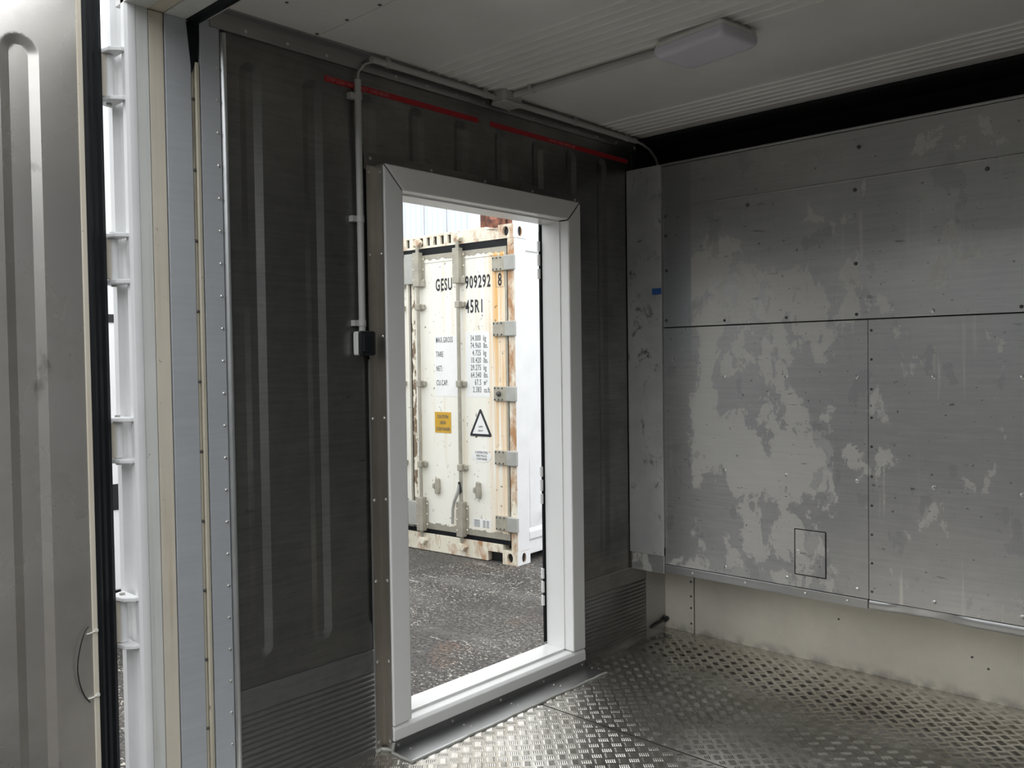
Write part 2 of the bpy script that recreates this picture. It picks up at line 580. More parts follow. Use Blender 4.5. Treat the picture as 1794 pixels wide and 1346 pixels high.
def bars(x0, x1, y0, y1):
    c = .042
    L, w, h = .0165, .0032, .0014
    tv = [(-L, 0, 0), (-.55 * L, -w, 0), (.55 * L, -w, 0), (L, 0, 0), (.55 * L, w, 0), (-.55 * L, w, 0), (-.5 * L, 0, h), (.5 * L, 0, h)]
    tf = [(0, 1, 6), (1, 2, 7, 6), (2, 3, 7), (3, 4, 7), (4, 5, 6, 7), (5, 0, 6)]
    mb = MB()
    R2 = math.sqrt(.5)
    N = 70
    for i in range(-N, N):
        for j in range(-N, N):
            for k in (-2, -1, 0, 1, 2):
                o = k * .0074
                if (i + j) % 2:
                    ca, ctr = (1, 0), (i * c, j * c + o)
                else:
                    ca, ctr = (0, 1), (i * c + o, j * c)
                # turn the whole weave by 45 degrees
                X = (ctr[0] - ctr[1]) * R2 + 1.1
                Y = (ctr[0] + ctr[1]) * R2 - 1.0
                if not (x0 + .012 < X < x1 - .012 and y0 + .012 < Y < y1 - .012):
                    continue
                dx, dy = (ca[0] - ca[1]) * R2, (ca[0] + ca[1]) * R2
                q = len(mb.v)
                mb.v += [(X + a * dx - b * dy, Y + a * dy + b * dx, z) for a, b, z in tv]
                mb.f += [tuple(n + q for n in f) for f in tf]
    return mb


for y0, y1 in ((-2.44, -.9035), (-.8965, YB)):
    p = obj('floor_plate', MB().box(0.0, WR, y0, y1, -.005, 0), 'tread', fl)
    obj('tread_bars', bars(0, WR, y0, y1), 'tread', p, fix=False, stuff=True)

# ------------------------------------------------------------------ walls
RIBS = [-2.063 + .231 * k for k in range(10)]
RD, RO, RI = .0092, .039, .013


def rib_depth(y, z):
    best = 0
    for c in RIBS:
        if abs(y - c) > .06:
            continue
        zz = min(max(z, .46 + RO), 2.362 - RO)
        d = math.hypot(y - c, z - zz)
        t = min(max((RO - d) / (RO - RI), 0), 1)
        best = max(best, RD * t)
    return best


def liner(x, sgn, skip):
    ys = {-2.155, .30, YB}
    for c in RIBS:
        for d in (-RO - .001, -RO, -(RO + RI) / 2, -RI, 0, RI, (RO + RI) / 2, RO, RO + .001):
            if -2.155 < c + d < YB:
                ys.add(round(c + d, 4))
    for c in RIBS:
        for k in range(-9, 10):
            if -2.155 < c + k * .0043 < YB:
                ys.add(round(c + k * .0043, 4))
    for q in (DY0 + .008, DY1 - .008):
        ys.add(q)
    zs = set(frange(.375, .53, .0065) + frange(.53, 2.29, .22) + frange(2.29, 2.37, .0065) + [2.109, H])
    return MB().grid(sorted(ys), sorted(zs), lambda y, z: (x - sgn * rib_depth(y, z), y, z), skip)


def plinth_profile(z0, z1, x):
    """ribbed skirting: fine horizontal corrugations below a flat band"""
    pts = [(x + .004, z1), (x + .006, z1 - .004), (x + .006, z1 - .075)]
    z = z1 - .078
    while z - .019 > z0:
        pts += [(x + .006, z), (x + .0005, z - .005), (x + .0005, z - .008), (x + .006, z - .013)]
        z -= .019
    pts += [(x + .006, z0)]
    return pts


def plinth(y0, y1, x=0.0, sgn=1):
    pr = plinth_profile(0.0, .375, 0)
    mb = MB()
    v = [(x + sgn * a, y, z) for y in (y0, y1) for a, z in pr]
    n = len(pr)
    mb.add(v, [(i, i + 1, n + i + 1, n + i) for i in range(n - 1)])
    mb.add([(x, y0, .375), (x, y1, .375), (x + sgn * .004, y1, .375), (x + sgn * .004, y0, .375)], [(0, 1, 2, 3)])
    return mb


wl = root('wall_left', (0, 0, 0), 'dark metal side wall with pressed vertical grooves and a doorway', 'wall', kind='structure')
obj('liner_panel', liner(0, 1, lambda y, z: DY0 + .007 < y < DY1 - .007 and z < 2.109), 'liner', wl, smooth=7, fix=False)
core = MB()
core.box(-.1, -.024, -2.3, DY0, ZG + .1, 2.6).box(-.1, -.024, DY1, YB + .1, ZG + .1, 2.6)
core.box(-.1, -.024, DY0, DY1, DZ1, 2.6).box(-.1, -.024, DY0, DY1, ZG + .1, .03)
obj('outer_skin', core, 'white', wl)
obj('plinth', plinth(-2.155, -1.615), 'plinth', wl, fix=False)
obj('plinth', plinth(-.449, .114), 'plinth', wl, fix=False)
obj('corner_plate', MB().box(-.01, .006, .116, YB, 0, .39), 'trim_h', wl)
obj('drain_rod', MB().tube([(.012, .15, .035), (.016, .285, .05)], .007, 8).tube([(.016, .270, .048), (.016, .292, .051)], .014, 8), 'black', wl, smooth=40)

wr = root('wall_right', (WR, 0, 0), 'metal side wall facing the doorway wall', 'wall', kind='structure')
obj('liner_panel', liner(WR, -1, None), 'liner', wr, smooth=7, fix=False)
obj('plinth', plinth(-2.155, .0, WR, -1), 'plinth', wr, fix=False)
obj('outer_skin', MB().box(WR + .024, 2.39, YP, YB + .1, ZG + .1, 2.6), 'white', wr)
obj('jamb_plate', MB().box(WR, WR + .024, YP, -2.156, -.1, 2.44), 'plate', wr)

# end wall: bulkhead standing proud of the back wall
we = root('wall_end', (0, 0, 0), 'patchy grey metal bulkhead of riveted sheets across the container end', 'wall', kind='structure')
obj('back_wall', MB().box(-.1, 2.39, YB, YB + .1, ZG + .1, 2.6), 'gap_shade', we)
lw = [(.0, .174), (.178, WR)]
for i, (a, b) in enumerate(lw):
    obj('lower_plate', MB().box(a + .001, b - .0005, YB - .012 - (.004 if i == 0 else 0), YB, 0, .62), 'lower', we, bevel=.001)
obj('gap_shade_sheet', MB().box(0.0, WR, YB - .02, YB, 1.9, H).box(0, WR, .075, YB, H - .012, H), 'gap_shade', we)  # black sheets paint the darkness of the gap onto its back and ceiling
obj('gap_shade_side', MB().box(.0005, .006, .03, YB, 2.2, H - .012), 'gap_shade', we)  # same painted shade on the left side of the gap
sheets = []
px0 = .200
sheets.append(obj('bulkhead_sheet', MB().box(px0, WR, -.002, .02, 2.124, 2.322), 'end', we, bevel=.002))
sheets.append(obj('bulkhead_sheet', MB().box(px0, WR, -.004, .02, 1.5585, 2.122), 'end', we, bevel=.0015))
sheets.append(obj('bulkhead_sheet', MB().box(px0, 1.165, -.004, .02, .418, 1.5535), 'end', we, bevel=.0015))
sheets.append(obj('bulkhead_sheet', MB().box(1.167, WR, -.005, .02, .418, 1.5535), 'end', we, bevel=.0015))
obj('top_ledge', MB().box(px0, WR, -.012, .02, 2.323, 2.333), 'trim_h', we, bevel=.002)
obj('seam_backing', MB().box(px0, WR, .004, .022, .40, 2.30), 'rubber', we)
# rib line under the top sheet
obj('fold_line', MB().prism([(-.004, 2.118), (-.009, 2.121), (-.009, 2.124), (-.002, 2.128)], px0, WR, 'x'), 'end', we)
# bottom flange, a dented run from the joint on
obj('bottom_flange', MB().box(px0, 1.163, -.008, .02, .378, .416), 'trim_h', we, bevel=.002)
us = frange(1.168, WR, .02)
fl2 = MB()
prof = [(-.006, .416), (-.010, .408), (-.010, .388), (-.006, .380), (.02, .380)]
random.seed(3)
dent = [math.exp(-((u - 1.42) / .07) ** 2) * .010 + math.exp(-((u - 1.3) / .05) ** 2) * .006 for u in us]
for u, d in zip(us, dent):
    for k, (a, z) in enumerate(prof):
        fl2.v.append((u, a + d * (.4 if k in (0, 4) else 1.1) , z + (d * .5 if k >= 2 else 0)))
for i in range(len(us) - 1):
    for k in range(4):
        fl2.f.append((i * 5 + k, (i + 1) * 5 + k, (i + 1) * 5 + k + 1, i * 5 + k + 1))
obj('bottom_flange', fl2, 'trim_h', we, smooth=True, label='dented shiny flange')
# left cover strip
st = obj('cover_strip', MB().box(.003, .199, -.018, .004, .455, 2.331), 'strip', we, bevel=.002, label='scuffed pale cover strip')
obj('cover_strip', MB().box(.009, .199, -.014, .004, .370, .498), 'end', we, bevel=.002)
# rivets on the sheets
rv = MB()
for x, z in [(1.131, 2.251), (1.115, 2.081), (.642, 2.082), (1.599, 2.088), (1.118, 1.783), (.219, 2.084), (.218, 1.992), (.22, 1.826), (.217, 1.59)]:
    rv.dome((x, -.005, z), (0, -1, 0), .0085, .003)
for x in (.525, .82, 1.12, 1.71, 2.01):
    rv.dome((x, -.005, 1.577), (0, -1, 0), .007, .003)
for z in (1.51, 1.393, 1.273, 1.158, 1.041, .92, .802, .684, .568, .452):
    rv.dome((1.179, -.006, z), (0, -1, 0), .0055, .0025)
obj('dark_rivets', rv, 'rivet_dark', we, stuff=True)
rv = MB()
for x in (.523, .818, 1.12, 1.415, 1.715, 2.01):
    for z in (1.323, .897, .452):
        rv.dome((x, -.005, z), (0, -1, 0), .009, .003)
        rv.dome((x, -.008, z), (0, -1, 0), .004, .002)
rv.dome((1.41, -.005, 1.577), (0, -1, 0), .009, .003)
for x in (.35, .62, .9, 1.08):
    rv.dome((x, -.009, .397), (0, -1, 0), .006, .002)
obj('rivets', rv, 'rivet', we, stuff=True)
rv = MB()
for z in (.05, .13, .19, .265):
    rv.dome((.160, YB - .017, z), (0, -1, 0), .006, .003)
for x, z in ((.92, .22), (1.47, .17), (1.53, .135)):
    rv.dome((x, YB - .013, z), (0, -1, 0), .005, .0015)
obj('lower_rivets', rv, 'rivet_dark', we, stuff=True)
# hatch with lock in the lower sheet
hx0, hx1, hz0, hz1 = .853, .989, .474, .669
hatch = obj('hatch', MB().box(hx0 + .003, hx1 - .003, -.0075, -.003, hz0 + .003, hz1 - .003), 'end', we, bevel=.001, label='small square inspection hatch')
fr = MB()
fr.box(hx0 - .002, hx0 + .0015, -.0055, -.003, hz0, hz1).box(hx1 - .0015, hx1 + .002, -.0055, -.003, hz0, hz1)
fr.box(hx0, hx1, -.0055, -.003, hz0 - .002, hz0 + .0015).box(hx0, hx1, -.0055, -.003, hz1 - .0015, hz1 + .002)
obj('hatch_gap', fr, 'rubber', hatch)
lk = MB().dome((.869, -.0078, .572), (0, -1, 0), .010, .003, 14)
lk.box(.866, .872, -.0115, -.0105, .570, .574)
obj('lock', lk, 'rivet', hatch, smooth=30)

tag(obj('blue_tape', MB().box(.148, .200, -.0195, -.0182, 1.716, 1.746), 'blue'), 'scrap of blue tape on the scuffed cover strip by the corner', 'tape')

# ------------------------------------------------------------------ ceiling
ce = root('ceiling', (0, 0, H), 'off-white sheet ceiling with bands of fine ridges', 'ceiling', kind='structure')
obj('roof_skin', MB().box(-.1, 2.39, YP, YB + .1, H + .02, 2.65), 'white', ce)
obj('ceiling_panel', MB().box(0, WR, -2.2, -1.8300, H, H + .02), 'ceil', ce, bevel=.001)
cp = obj('ceiling_panel', MB().box(0, WR, -1.8252, .072, H + .0015, H + .02), 'ceil', ce, bevel=.001)
for y in [-1.338 + .0532 * k for k in range(9)] + [-.272 + .0515 * k for k in range(6)]:
    r = MB().prism([(y - .004, H + .002), (y - .0016, H - .0035), (y + .0016, H - .0035), (y + .004, H + .002)], .0, WR, 'x')
    obj('ridge', r, 'ceil', cp)
rv = MB()
for k in range(14):
    rv.dome((.05 + k * .165, -1.842, H), (0, 0, -1), .007, .003)
    if k % 2:
        rv.dome((.03 + k * .165, -2.05, H), (0, 0, -1), .006, .003)
obj('seam_rivets', rv, 'rivet_dark', ce, stuff=True)

# angle trim along the left wall under the ceiling
t1 = root('trim_1', (0, -1, H), 'grey angle trim along the top of the doorway wall', 'trim', kind='structure')
obj('angle', MB().prism([(0, H), (.034, H), (.034, H - .006), (.010, H - .012), (.008, H - .061), (0, H - .061)], -2.2, .06, 'y'), 'trim_h', t1, bevel=.001)
rv = MB()
for k in range(15):
    rv.dome((.009, -2.08 + k * .152, H - .045), (1, 0, 0), .0065, .003)
obj('rivets', rv, 'rivet', t1, stuff=True)

# ------------------------------------------------------------------ rear frame (portal the camera looks through)
ZH = 2.44
rf = root('wall_rear', (0, YP, ZG), 'white rear corner post and layered door jamb of the container', 'frame', kind='structure')
obj('wall_bead', MB().prism([(-.004, -2.166), (.007, -2.163), (.011, -2.157), (.011, -2.150), (.004, -2.145), (-.004, -2.145)], .0, ZH - .01, 'z'), 'bright', rf, smooth=50)
obj('rivet_strip', MB().box(-.05, .003, -2.232, -2.168, -.05, H - .02), 'plate', rf, bevel=.001)
rv = MB()
z = .02
while z < 2.4:
    rv.dome((.0035, -2.179, z), (1, 0, 0), .0056, .0045)
    z += .1
obj('rivets', rv, 'rivet', rf, stuff=True)
# drain channel between rivet strip and jamb plate
obj('channel_back', MB().box(-.05, -.012, -2.262, -2.231, -.05, ZH + .02), 'rubber', rf)
chm = MB()
for x, y0, y1 in ((-.003, -2.2595, -2.2490), (.004, -2.2485, -2.2345)):
    chm.prism([(-.013, y0), (x - .004, y0), (x, y0 + .003), (x, y1 - .003), (x - .004, y1), (-.013, y1)], -.05, ZH - .12, 'z')
obj('seal_channel', chm, 'grimy', rf, label='grimy beige seal channel')
rv = MB()
for k in range(11):
    rv.dome((-.003, -2.2545, .08 + k * .213), (1, 0, 0), .0055, .004)
obj('channel_bolts', rv, 'rivet_dark', rf, stuff=True)
# rubber gusset where the channel turns into the header seal
obj('seal_corner', MB().add(
    [(.001, -2.275, ZH - .002), (.001, -2.228, ZH - .002), (.001, -2.236, ZH - .10), (.001, -2.260, ZH - .16),
     (-.03, -2.275, ZH - .002), (-.03, -2.228, ZH - .002), (-.03, -2.236, ZH - .10), (-.03, -2.260, ZH - .16)],
    [(0, 1, 2, 3), (4, 7, 6, 5), (0, 3, 7, 4), (1, 5, 6, 2), (0, 4, 5, 1), (2, 6, 7, 3)]), 'rubber', rf, bevel=.004)
obj('jamb_plate', MB().box(-.06, 0, -2.339, -2.2605, -.1, ZH), 'plate', rf, bevel=.001)
obj('beige_strip', MB().box(-.06, -.003, -2.386, -2.342, -.15, ZH), 'beige', rf, bevel=.002)
obj('grey_strip', MB().box(-.06, -.001, -2.425, -2.388, -.15, ZH), 'offwhite', rf, bevel=.002)
# corner post: rounded edge, then the rear face with its hinge channel
post = MB()
pp = [(-.05, -2.4265), (.002, -2.4265), (.004, -2.436), (.002, -2.448), (-.006, YP), (-.026, YP), (-.034, YP + .012), (-.05, YP + .020),
      (-.07, YP + .022), (-.090, YP + .016), (-.098, YP), (-.126, YP), (-.13, YP + .006), (-.13, -2.28), (-.06, -2.28), (-.06, -2.4265)]
post.prism(pp, ZG, 2.6, 'z')
obj('corner_post', post, 'white', rf, smooth=35)
HZ = [(2.309, 2.171), (1.783, 1.650), (1.254, 1.134), (.734, .596)]
for a, b in HZ:
    for z in (a, b):
        lug = MB().prism([(-.008, YP + .004), (-.008, YP - .010), (-.030, YP - .034), (-.075, YP - .044), (-.100, YP - .036), (-.112, YP - .012), (-.112, YP + .004)], z - .0065, z + .0065, 'z')
        obj('hinge_lug', lug, 'white', rf, bevel=.003)
    obj('hinge_pin', MB().tube([(-.070, YP - .020, b - .012), (-.070, YP - .020, a + .012)], .008, 10), 'grey_steel2', rf, smooth=40)
# right post and header, same section
obj('corner_post', MB().box(WR + .03, 2.42, YP, -2.28, ZG, 2.6), 'white', rf, bevel=.004)
obj('header_soffit', MB().box(-.06, 2.39, YP, -2.388, ZH, 2.6), 'offwhite', rf, bevel=.002)
obj('header_soffit', MB().box(-.06, 2.39, -2.3855, -2.340, ZH + .003, 2.6), 'beige', rf, bevel=.002)
obj('header_soffit', MB().box(-.06, 2.39, -2.3375, -2.272, ZH + .001, 2.6), 'offwhite', rf, bevel=.002)
obj('header_seal', MB().prism([(-2.2725, ZH + .05), (-2.2725, ZH + .002), (-2.262, ZH - .008), (-2.240, ZH - .008), (-2.226, ZH + .006), (-2.222, ZH + .05)], .0, WR, 'x'), 'rubber', rf, smooth=50)
obj('header_soffit', MB().box(0, WR, -2.2215, -2.1995, ZH + .02, 2.6), 'ceil', rf, bevel=.002)

# ------------------------------------------------------------------ doorway frame in the left wall
d1 = root('door_1', (0, (DY0 + DY1) / 2, .036), 'white plastic door frame around the open doorway to the yard', 'door frame', kind='structure')
w = .0855
gp = .004
obj('jamb', MB().prism([(DY0, .090), (DY0 + w, .094), (DY0 + w, DZ1 - w - gp), (DY0, DZ1 - gp)], -.105, XF, 'x'), 'pvc', d1, bevel=.005)
obj('jamb', MB().prism([(DY1, .090), (DY1 - w, .094), (DY1 - w, DZ1 - w - gp), (DY1, DZ1 - gp)], -.105, XF, 'x'), 'pvc', d1, bevel=.005)
obj('head', MB().prism([(DY0 + gp, DZ1), (DY0 + w + gp, DZ1 - w), (DY1 - w - gp, DZ1 - w), (DY1 - gp, DZ1)], -.105, XF, 'x'), 'pvc', d1, bevel=.005)
obj('sill', MB().prism([(-.105, .036), (XF, .036), (XF, .078), (XF - .012, .0885), (-.105, .098)], DY0, DY1, 'y'), 'pvc', d1, bevel=.003)
obj('mitre_gap', MB().prism([(DY0 + .002, DZ1 - .006), (DY0 + w - .002, DZ1 - w - .006), (DY0 + w - .002, DZ1 - w + .004), (DY0 + .006, DZ1 - .002)], -.09, XF - .006, 'x')
    .prism([(DY1 - .002, DZ1 - .006), (DY1 - w + .002, DZ1 - w - .006), (DY1 - w + .002, DZ1 - w + .004), (DY1 - .006, DZ1 - .002)], -.09, XF - .006, 'x'), 'rubber', d1)
yl, yr, zt = DY0 + w, DY1 - w, DZ1 - w
obj('reveal_liner', MB().box(-.1, .004, yl - .002, yl + .004, .10, zt - .003), 'pvc', d1, bevel=.001)
obj('reveal_liner', MB().box(-.1, .004, yr - .004, yr + .002, .10, zt - .003), 'pvc', d1, bevel=.001)
obj('reveal_liner', MB().box(-.1, .004, yl + .004, yr - .004, zt - .006, zt + .002), 'pvc', d1, bevel=.001)
obj('reveal_liner', MB().box(-.1, .004, yl + .004, yr - .004, .088, .101), 'pvc', d1, bevel=.001)
obj('outer_gasket', MB().box(-.113, -.105, yr - .013, yr + .01, .11, zt - .003), 'rubber', d1)
for z in (1.86, .83, .36):
    hg = MB()
    for k, (dz, hh) in enumerate(((0, .045), (.06, .05), (.125, .045))):
        hg.tube([(-.112, yr - .0145, z - .08 + dz), (-.112, yr - .0145, z - .08 + dz + hh)], .008, 10)
    obj('hinge', hg, 'pvc', d1, smooth=40)

# angle flashing at the left jamb, strip above, threshold angle on the floor
t2 = root('trim_2', (0, DY0, 0), 'upright riveted aluminium angle beside the white door frame', 'trim', kind='structure')
ya = DY0 - .004
obj('angle', MB().prism([(.0065, ya - .040), (.0095, ya - .040), (.0095, ya - .003), (XF - .006, ya - .003), (XF - .006, ya), (.0065, ya)], .004, DZ1 - .006, 'z'), 'trim', t2, bevel=.0006)
obj('edge_line', MB().box(.003, .009, ya - .0435, ya - .040, .004, 1.42), 'bright', t2)
rv = MB()
for k in range(8):
    z = .035 + .293 * k
    rv.dome((.0095, ya - .030, min(z, 2.085)), (1, 0, 0), .0062, .003)
    rv.dome((XF - .016, ya - .003, min(z + .002, 2.085)), (0, -1, 0), .0062, .003)
obj('rivets', rv, 'rivet', t2, stuff=True)
obj('sealant', MB().tube([(.012, ya - .042, .004), (.012, ya - .02, .006), (.03, ya - .006, .006), (XF, ya - .004, .008), (XF + .004, ya - .002, .035)], .007, 6), 'grey_steel2', t2, smooth=True)

t3 = root('trim_3', (0, -1, DZ1), 'flat riveted metal strip over the white door frame', 'trim', kind='structure')
obj('strip', MB().box(.0005, .005, -1.622, -.395, DZ1 - .02, 2.158), 'liner', t3, bevel=.001)
rv = MB()
for k in range(5):
    rv.dome((.0055, -1.595 + k * .292, 2.138), (1, 0, 0), .0065, .003)
obj('rivets', rv, 'rivet', t3, stuff=True)

t4 = root('trim_4', (0, -1, 0), 'riveted aluminium threshold angle below the white door sill', 'trim', kind='structure')
obj('upstand', MB().box(.03, XF - .002, DY0 + .002, DY1 - .002, .002, .036), 'plinth', t4)
obj('floor_flange', MB().prism([(XF - .003, .0015), (XF - .003, .005), (.158, .005), (.166, .0025), (.166, .0015)], DY0 - .012, DY1 + .01, 'y'), 'trim_h', t4)
rv = MB()
for k in range(5):
    y = DY0 + .02 + k * .27
    rv.dome((XF - .0018, y, .020), (1, 0, 0), .006, .003)
    rv.dome((.085, y + .03, .005), (0, 0, 1), .0055, .003)
    rv.dome((.115, y + .04, .005), (0, 0, 1), .005, .003)
obj('rivets', rv, 'rivet', t4, stuff=True)
random.seed(5)
sl = [(.168 + random.uniform(-.003, .003), DY0 - .012 + i * (1.14 / 24), .003) for i in range(25)]
obj('sealant', MB().tube([(.06, DY0 - .014, .004), (.11, DY0 - .016, .004)] + sl, .0055, 6), 'grey_steel2', t4, smooth=True)

# ------------------------------------------------------------------ open container door on the left
d2 = root('door_2', (-.07, YP - .02, 0), 'open container door with grooved metal liner and thick black rubber seal', 'door', kind='structure')
ye = -2.588       # edge of the metal liner


def dgroove(y, z):
    dd = 0
    for c in (-2.731, -3.02, -3.31, -3.58):
        zz = min(max(z, .2), 2.275 - .046)
        d = math.hypot(y - c, z - zz)
        dd = max(dd, .0085 * min(max((.047 - d) / .024, 0), 1))
    return dd


ys = {ye, -3.72}
for c in (-2.731, -3.02, -3.31, -3.58):
    for q in (-.048, -.047, -.035, -.023, 0, .023, .035, .047, .048):
        ys.add(c + q)
    for q in range(-11, 12):
        ys.add(c + q * .0043)
zs = sorted(set(frange(-.06, .12, .06) + frange(.12, .26, .012) + frange(.26, 2.16, .1) + frange(2.16, 2.30, .0045) + [2.42]))
pn = MB().grid(sorted(ys), zs, lambda y, z: (-dgroove(y, z) - (.007 * math.exp(-((y + 2.735) / .022) ** 2 - ((z - 1.485) / .016) ** 2)), y, z))
obj('liner_panel', pn, 'door', d2, smooth=12, fix=False)
obj('door_body', MB().box(-.098, -.0195, -3.75, -2.60, -.12, 2.47), 'white', d2)
obj('edge_strip', MB().box(-.02, .004, ye, ye + .014, -.1, 2.45), 'beige', d2, bevel=.002)
gk = MB()
prof = [(-.03, -2.5745), (.002, -2.5735), (.006, -2.564), (.000, -2.556), (-.012, -2.555), (-.009, -2.545), (-.016, -2.534), (-.026, -2.533),
        (-.024, -2.520), (-.032, -2.509), (-.044, -2.505), (-.050, -2.510), (-.056, -2.524), (-.068, -2.55), (-.068, -2.598), (-.03, -2.598)]
gk.prism(prof, -.11, 2.46, 'z')
obj('seal', gk, 'rubber', d2, smooth=30)
for a, b in HZ:
    bl = MB().prism([(-.058, YP - .020), (-.060, YP - .032), (-.100, -2.62), (-.112, -2.62), (-.084, YP - .026)], b + .009, a - .009, 'z')
    o = obj('hinge_blade', bl, 'beige', d2, bevel=.002)
    obj('knuckle', MB().tube([(-.070, YP - .020, b + .008), (-.070, YP - .020, a - .008)], .0145, 14), 'white', o, smooth=40)

wire = MB()
pw = [(.006, -2.600, .692), (.012, -2.612, .684), (.016, -2.626, .650), (.017, -2.637, .595), (.015, -2.632, .545), (.010, -2.618, .505), (.007, -2.602, .481)]
for q in range(2):
    pw2 = [pw[0]]
    for i in range(len(pw) - 1):
        a, b = Vector(pw[i]), Vector(pw[i + 1])
        pw2 += [tuple(a.lerp(b, .25)), tuple(a.lerp(b, .75))]
    pw = pw2 + [pw[-1]]
tag(obj('wire', wire.tube(pw, .0016, 6), 'black', smooth=True), 'thin black wire looping from the edge of the open door', 'wire')
for z, nm in ((.673, 'upper white cable tie around the beige edge of the open door'), (.493, 'lower white cable tie around the beige edge of the open door')):
    pth = [(.008 * math.cos(t) - .002, -2.590 + .0125 * math.sin(t), z + .003 * math.sin(t)) for t in [math.pi * 2 * i / 14 for i in range(15)]]
    o = MB().tube(pth, .0022, 6).box(.004, .011, -2.584, -2.576, z, z + .007)
    tag(obj('cable_tie', o, 'tie'), nm, 'cable tie', 'cable ties on the door edge')

# ------------------------------------------------------------------ electrical fittings
def clip(mb, c, axis, r):
    """saddle clip round a pipe with a flat foot"""
    x, y, z = c
    if axis == 'z':
        mb.tube([(x, y, z - .011), (x, y, z + .011)], r + .0028, 12)
        mb.box(.0, x, y - r - .020, y - r + .004, z - .010, z + .010)
    elif axis == 'y':
        mb.tube([(x, y - .009, z), (x, y + .009, z)], r + .0026, 12)
        mb.box(x - .004, x + .004, y - .009, y + .009, z + r, H - .001)
    else:
        mb.tube([(x - .009, y, z), (x + .009, y, z)], r + .0026, 12)
        mb.box(x - .009, x + .009, y - r - .012, y - r + .003, z, H - .001)
    return mb


py = -1.657
c1 = root('conduit_pipe', (.02, py, 1.518), 'upright grey plastic conduit pipe above the light switch', 'conduit')
obj('pipe', MB().tube([(.022, py, 1.518), (.022, py, 2.398)], .0118, 14), 'conduit', c1, smooth=40)
for z in (2.340, 1.913, 1.548):
    obj('clip', clip(MB(), (.022, py, z), 'z', .0118), 'conduit', c1, smooth=40)
pc = [(.022, py, 2.385), (.022, py + .004, 2.425), (.026, py + .03, 2.458), (.030, py + .065, 2.474), (.030, py + .09, 2.476)]
tag(obj('cable', MB().tube(pc, .004, 8), 'conduit', smooth=True), 'thin grey cable bending from the upright conduit to the ceiling conduit', 'cable')

c2 = root('conduit_pipe', (.032, -1.3, 2.478), 'grey conduit along the ceiling edge left of the junction box', 'conduit')
obj('pipe', MB().tube([(.040, -1.61, 2.4765), (.040, -.99, 2.4765)], .0115, 12), 'conduit', c2, smooth=40)
for y in (-1.535, -1.04):
    obj('clip', clip(MB(), (.040, y, 2.4765), 'y', .0115), 'conduit', c2, smooth=40)
c3 = root('conduit_pipe', (.032, -.5, 2.478), 'grey conduit along the ceiling edge from junction box to dark corner', 'conduit')
obj('pipe', MB().tube([(.040, -.87, 2.4765), (.040, .02, 2.4765)], .0115, 12), 'conduit', c3, smooth=40)
for y in (-.84, -.46, -.06):
    obj('clip', clip(MB(), (.040, y, 2.4765), 'y', .0115), 'conduit', c3, smooth=40)
pc = [(.040, .015, 2.4765), (.040, .07, 2.472), (.038, .14, 2.455), (.032, .20, 2.425), (.028, .235, 2.38), (.027, .245, 2.30)]
tag(obj('cable', MB().tube(pc, .0065, 8), 'conduit', smooth=True), 'grey cable drooping behind the bulkhead in the dark corner', 'cable')
jb = root('junction_box', (.05, -.93, 2.46), 'small grey junction box where the ceiling conduits meet', 'junction box')
obj('body', MB().prism([(.018, -.975), (.030, -.987), (.085, -.987), (.097, -.975), (.097, -.885), (.085, -.873), (.030, -.873), (.018, -.885)], 2.460, H, 'z'), 'conduit', jb, bevel=.003)
obj('lid', MB().prism([(.015, -.976), (.028, -.990), (.087, -.990), (.100, -.976), (.100, -.884), (.087, -.870), (.028, -.870), (.015, -.884)], 2.450, 2.4595, 'z'), 'conduit', jb, bevel=.003)
c4 = root('conduit_pipe', (.4, -.93, 2.48), 'grey conduit across the ceiling from junction box to ceiling light', 'conduit')
obj('pipe', MB().tube([(.101, -.930, 2.484), (.812, -.930, 2.484)], .0125, 12), 'conduit', c4, smooth=40)
for x in (.2, .795):
    obj('clip', clip(MB(), (x, -.930, 2.484), 'x', .0125), 'conduit', c4, smooth=40)

# ceiling light: shallow base, rounded square diffuser
lx, ly = .965, -.920
cl = root('ceiling_light', (lx, ly, H), 'flat rectangular unlit ceiling light with a lilac-white diffuser', 'ceiling light')


def rsq(h, r, n=6, k2=.68):
    out = []
    g_ = h - .14 * (1 - k2)
    for cx, cy, a0 in ((h - r, g_ - r, 0), (-h + r, g_ - r, 90), (-h + r, -g_ + r, 180), (h - r, -g_ + r, 270)):
        for k in range(n + 1):
            a = math.radians(a0 + 90 * k / n)
            out.append((cx + r * math.cos(a), cy + r * math.sin(a)))
    return out


def loft(levels):
    mb = MB()
    n = None
    ca, sa = math.cos(math.radians(-8)), math.sin(math.radians(-8))
    for h, r, z in levels:
        ring = rsq(h, r)
        n = len(ring)
        mb.v += [(lx + a * ca - b * sa, ly + a * sa + b * ca, z) for a, b in ring]
    for i in range(len(levels) - 1):
        for k in range(n):
            mb.f.append((i * n + k, i * n + (k + 1) % n, (i + 1) * n + (k + 1) % n, (i + 1) * n + k))
    mb.f.append(tuple(range(n))[::-1])
    mb.f.append(tuple(range((len(levels) - 1) * n, len(levels) * n)))
    return mb


obj('base', loft([(.130, .016, H), (.130, .016, H - .012), (.143, .018, H - .014), (.143, .018, H - .026)]), 'lamp_base', cl, smooth=30)
obj('diffuser', loft([(.143, .018, H - .026), (.146, .020, H - .030), (.146, .020, H - .048), (.143, .022, H - .056), (.136, .022, H - .062), (.124, .022, H - .064)]), 'diffuser', cl, smooth=35)

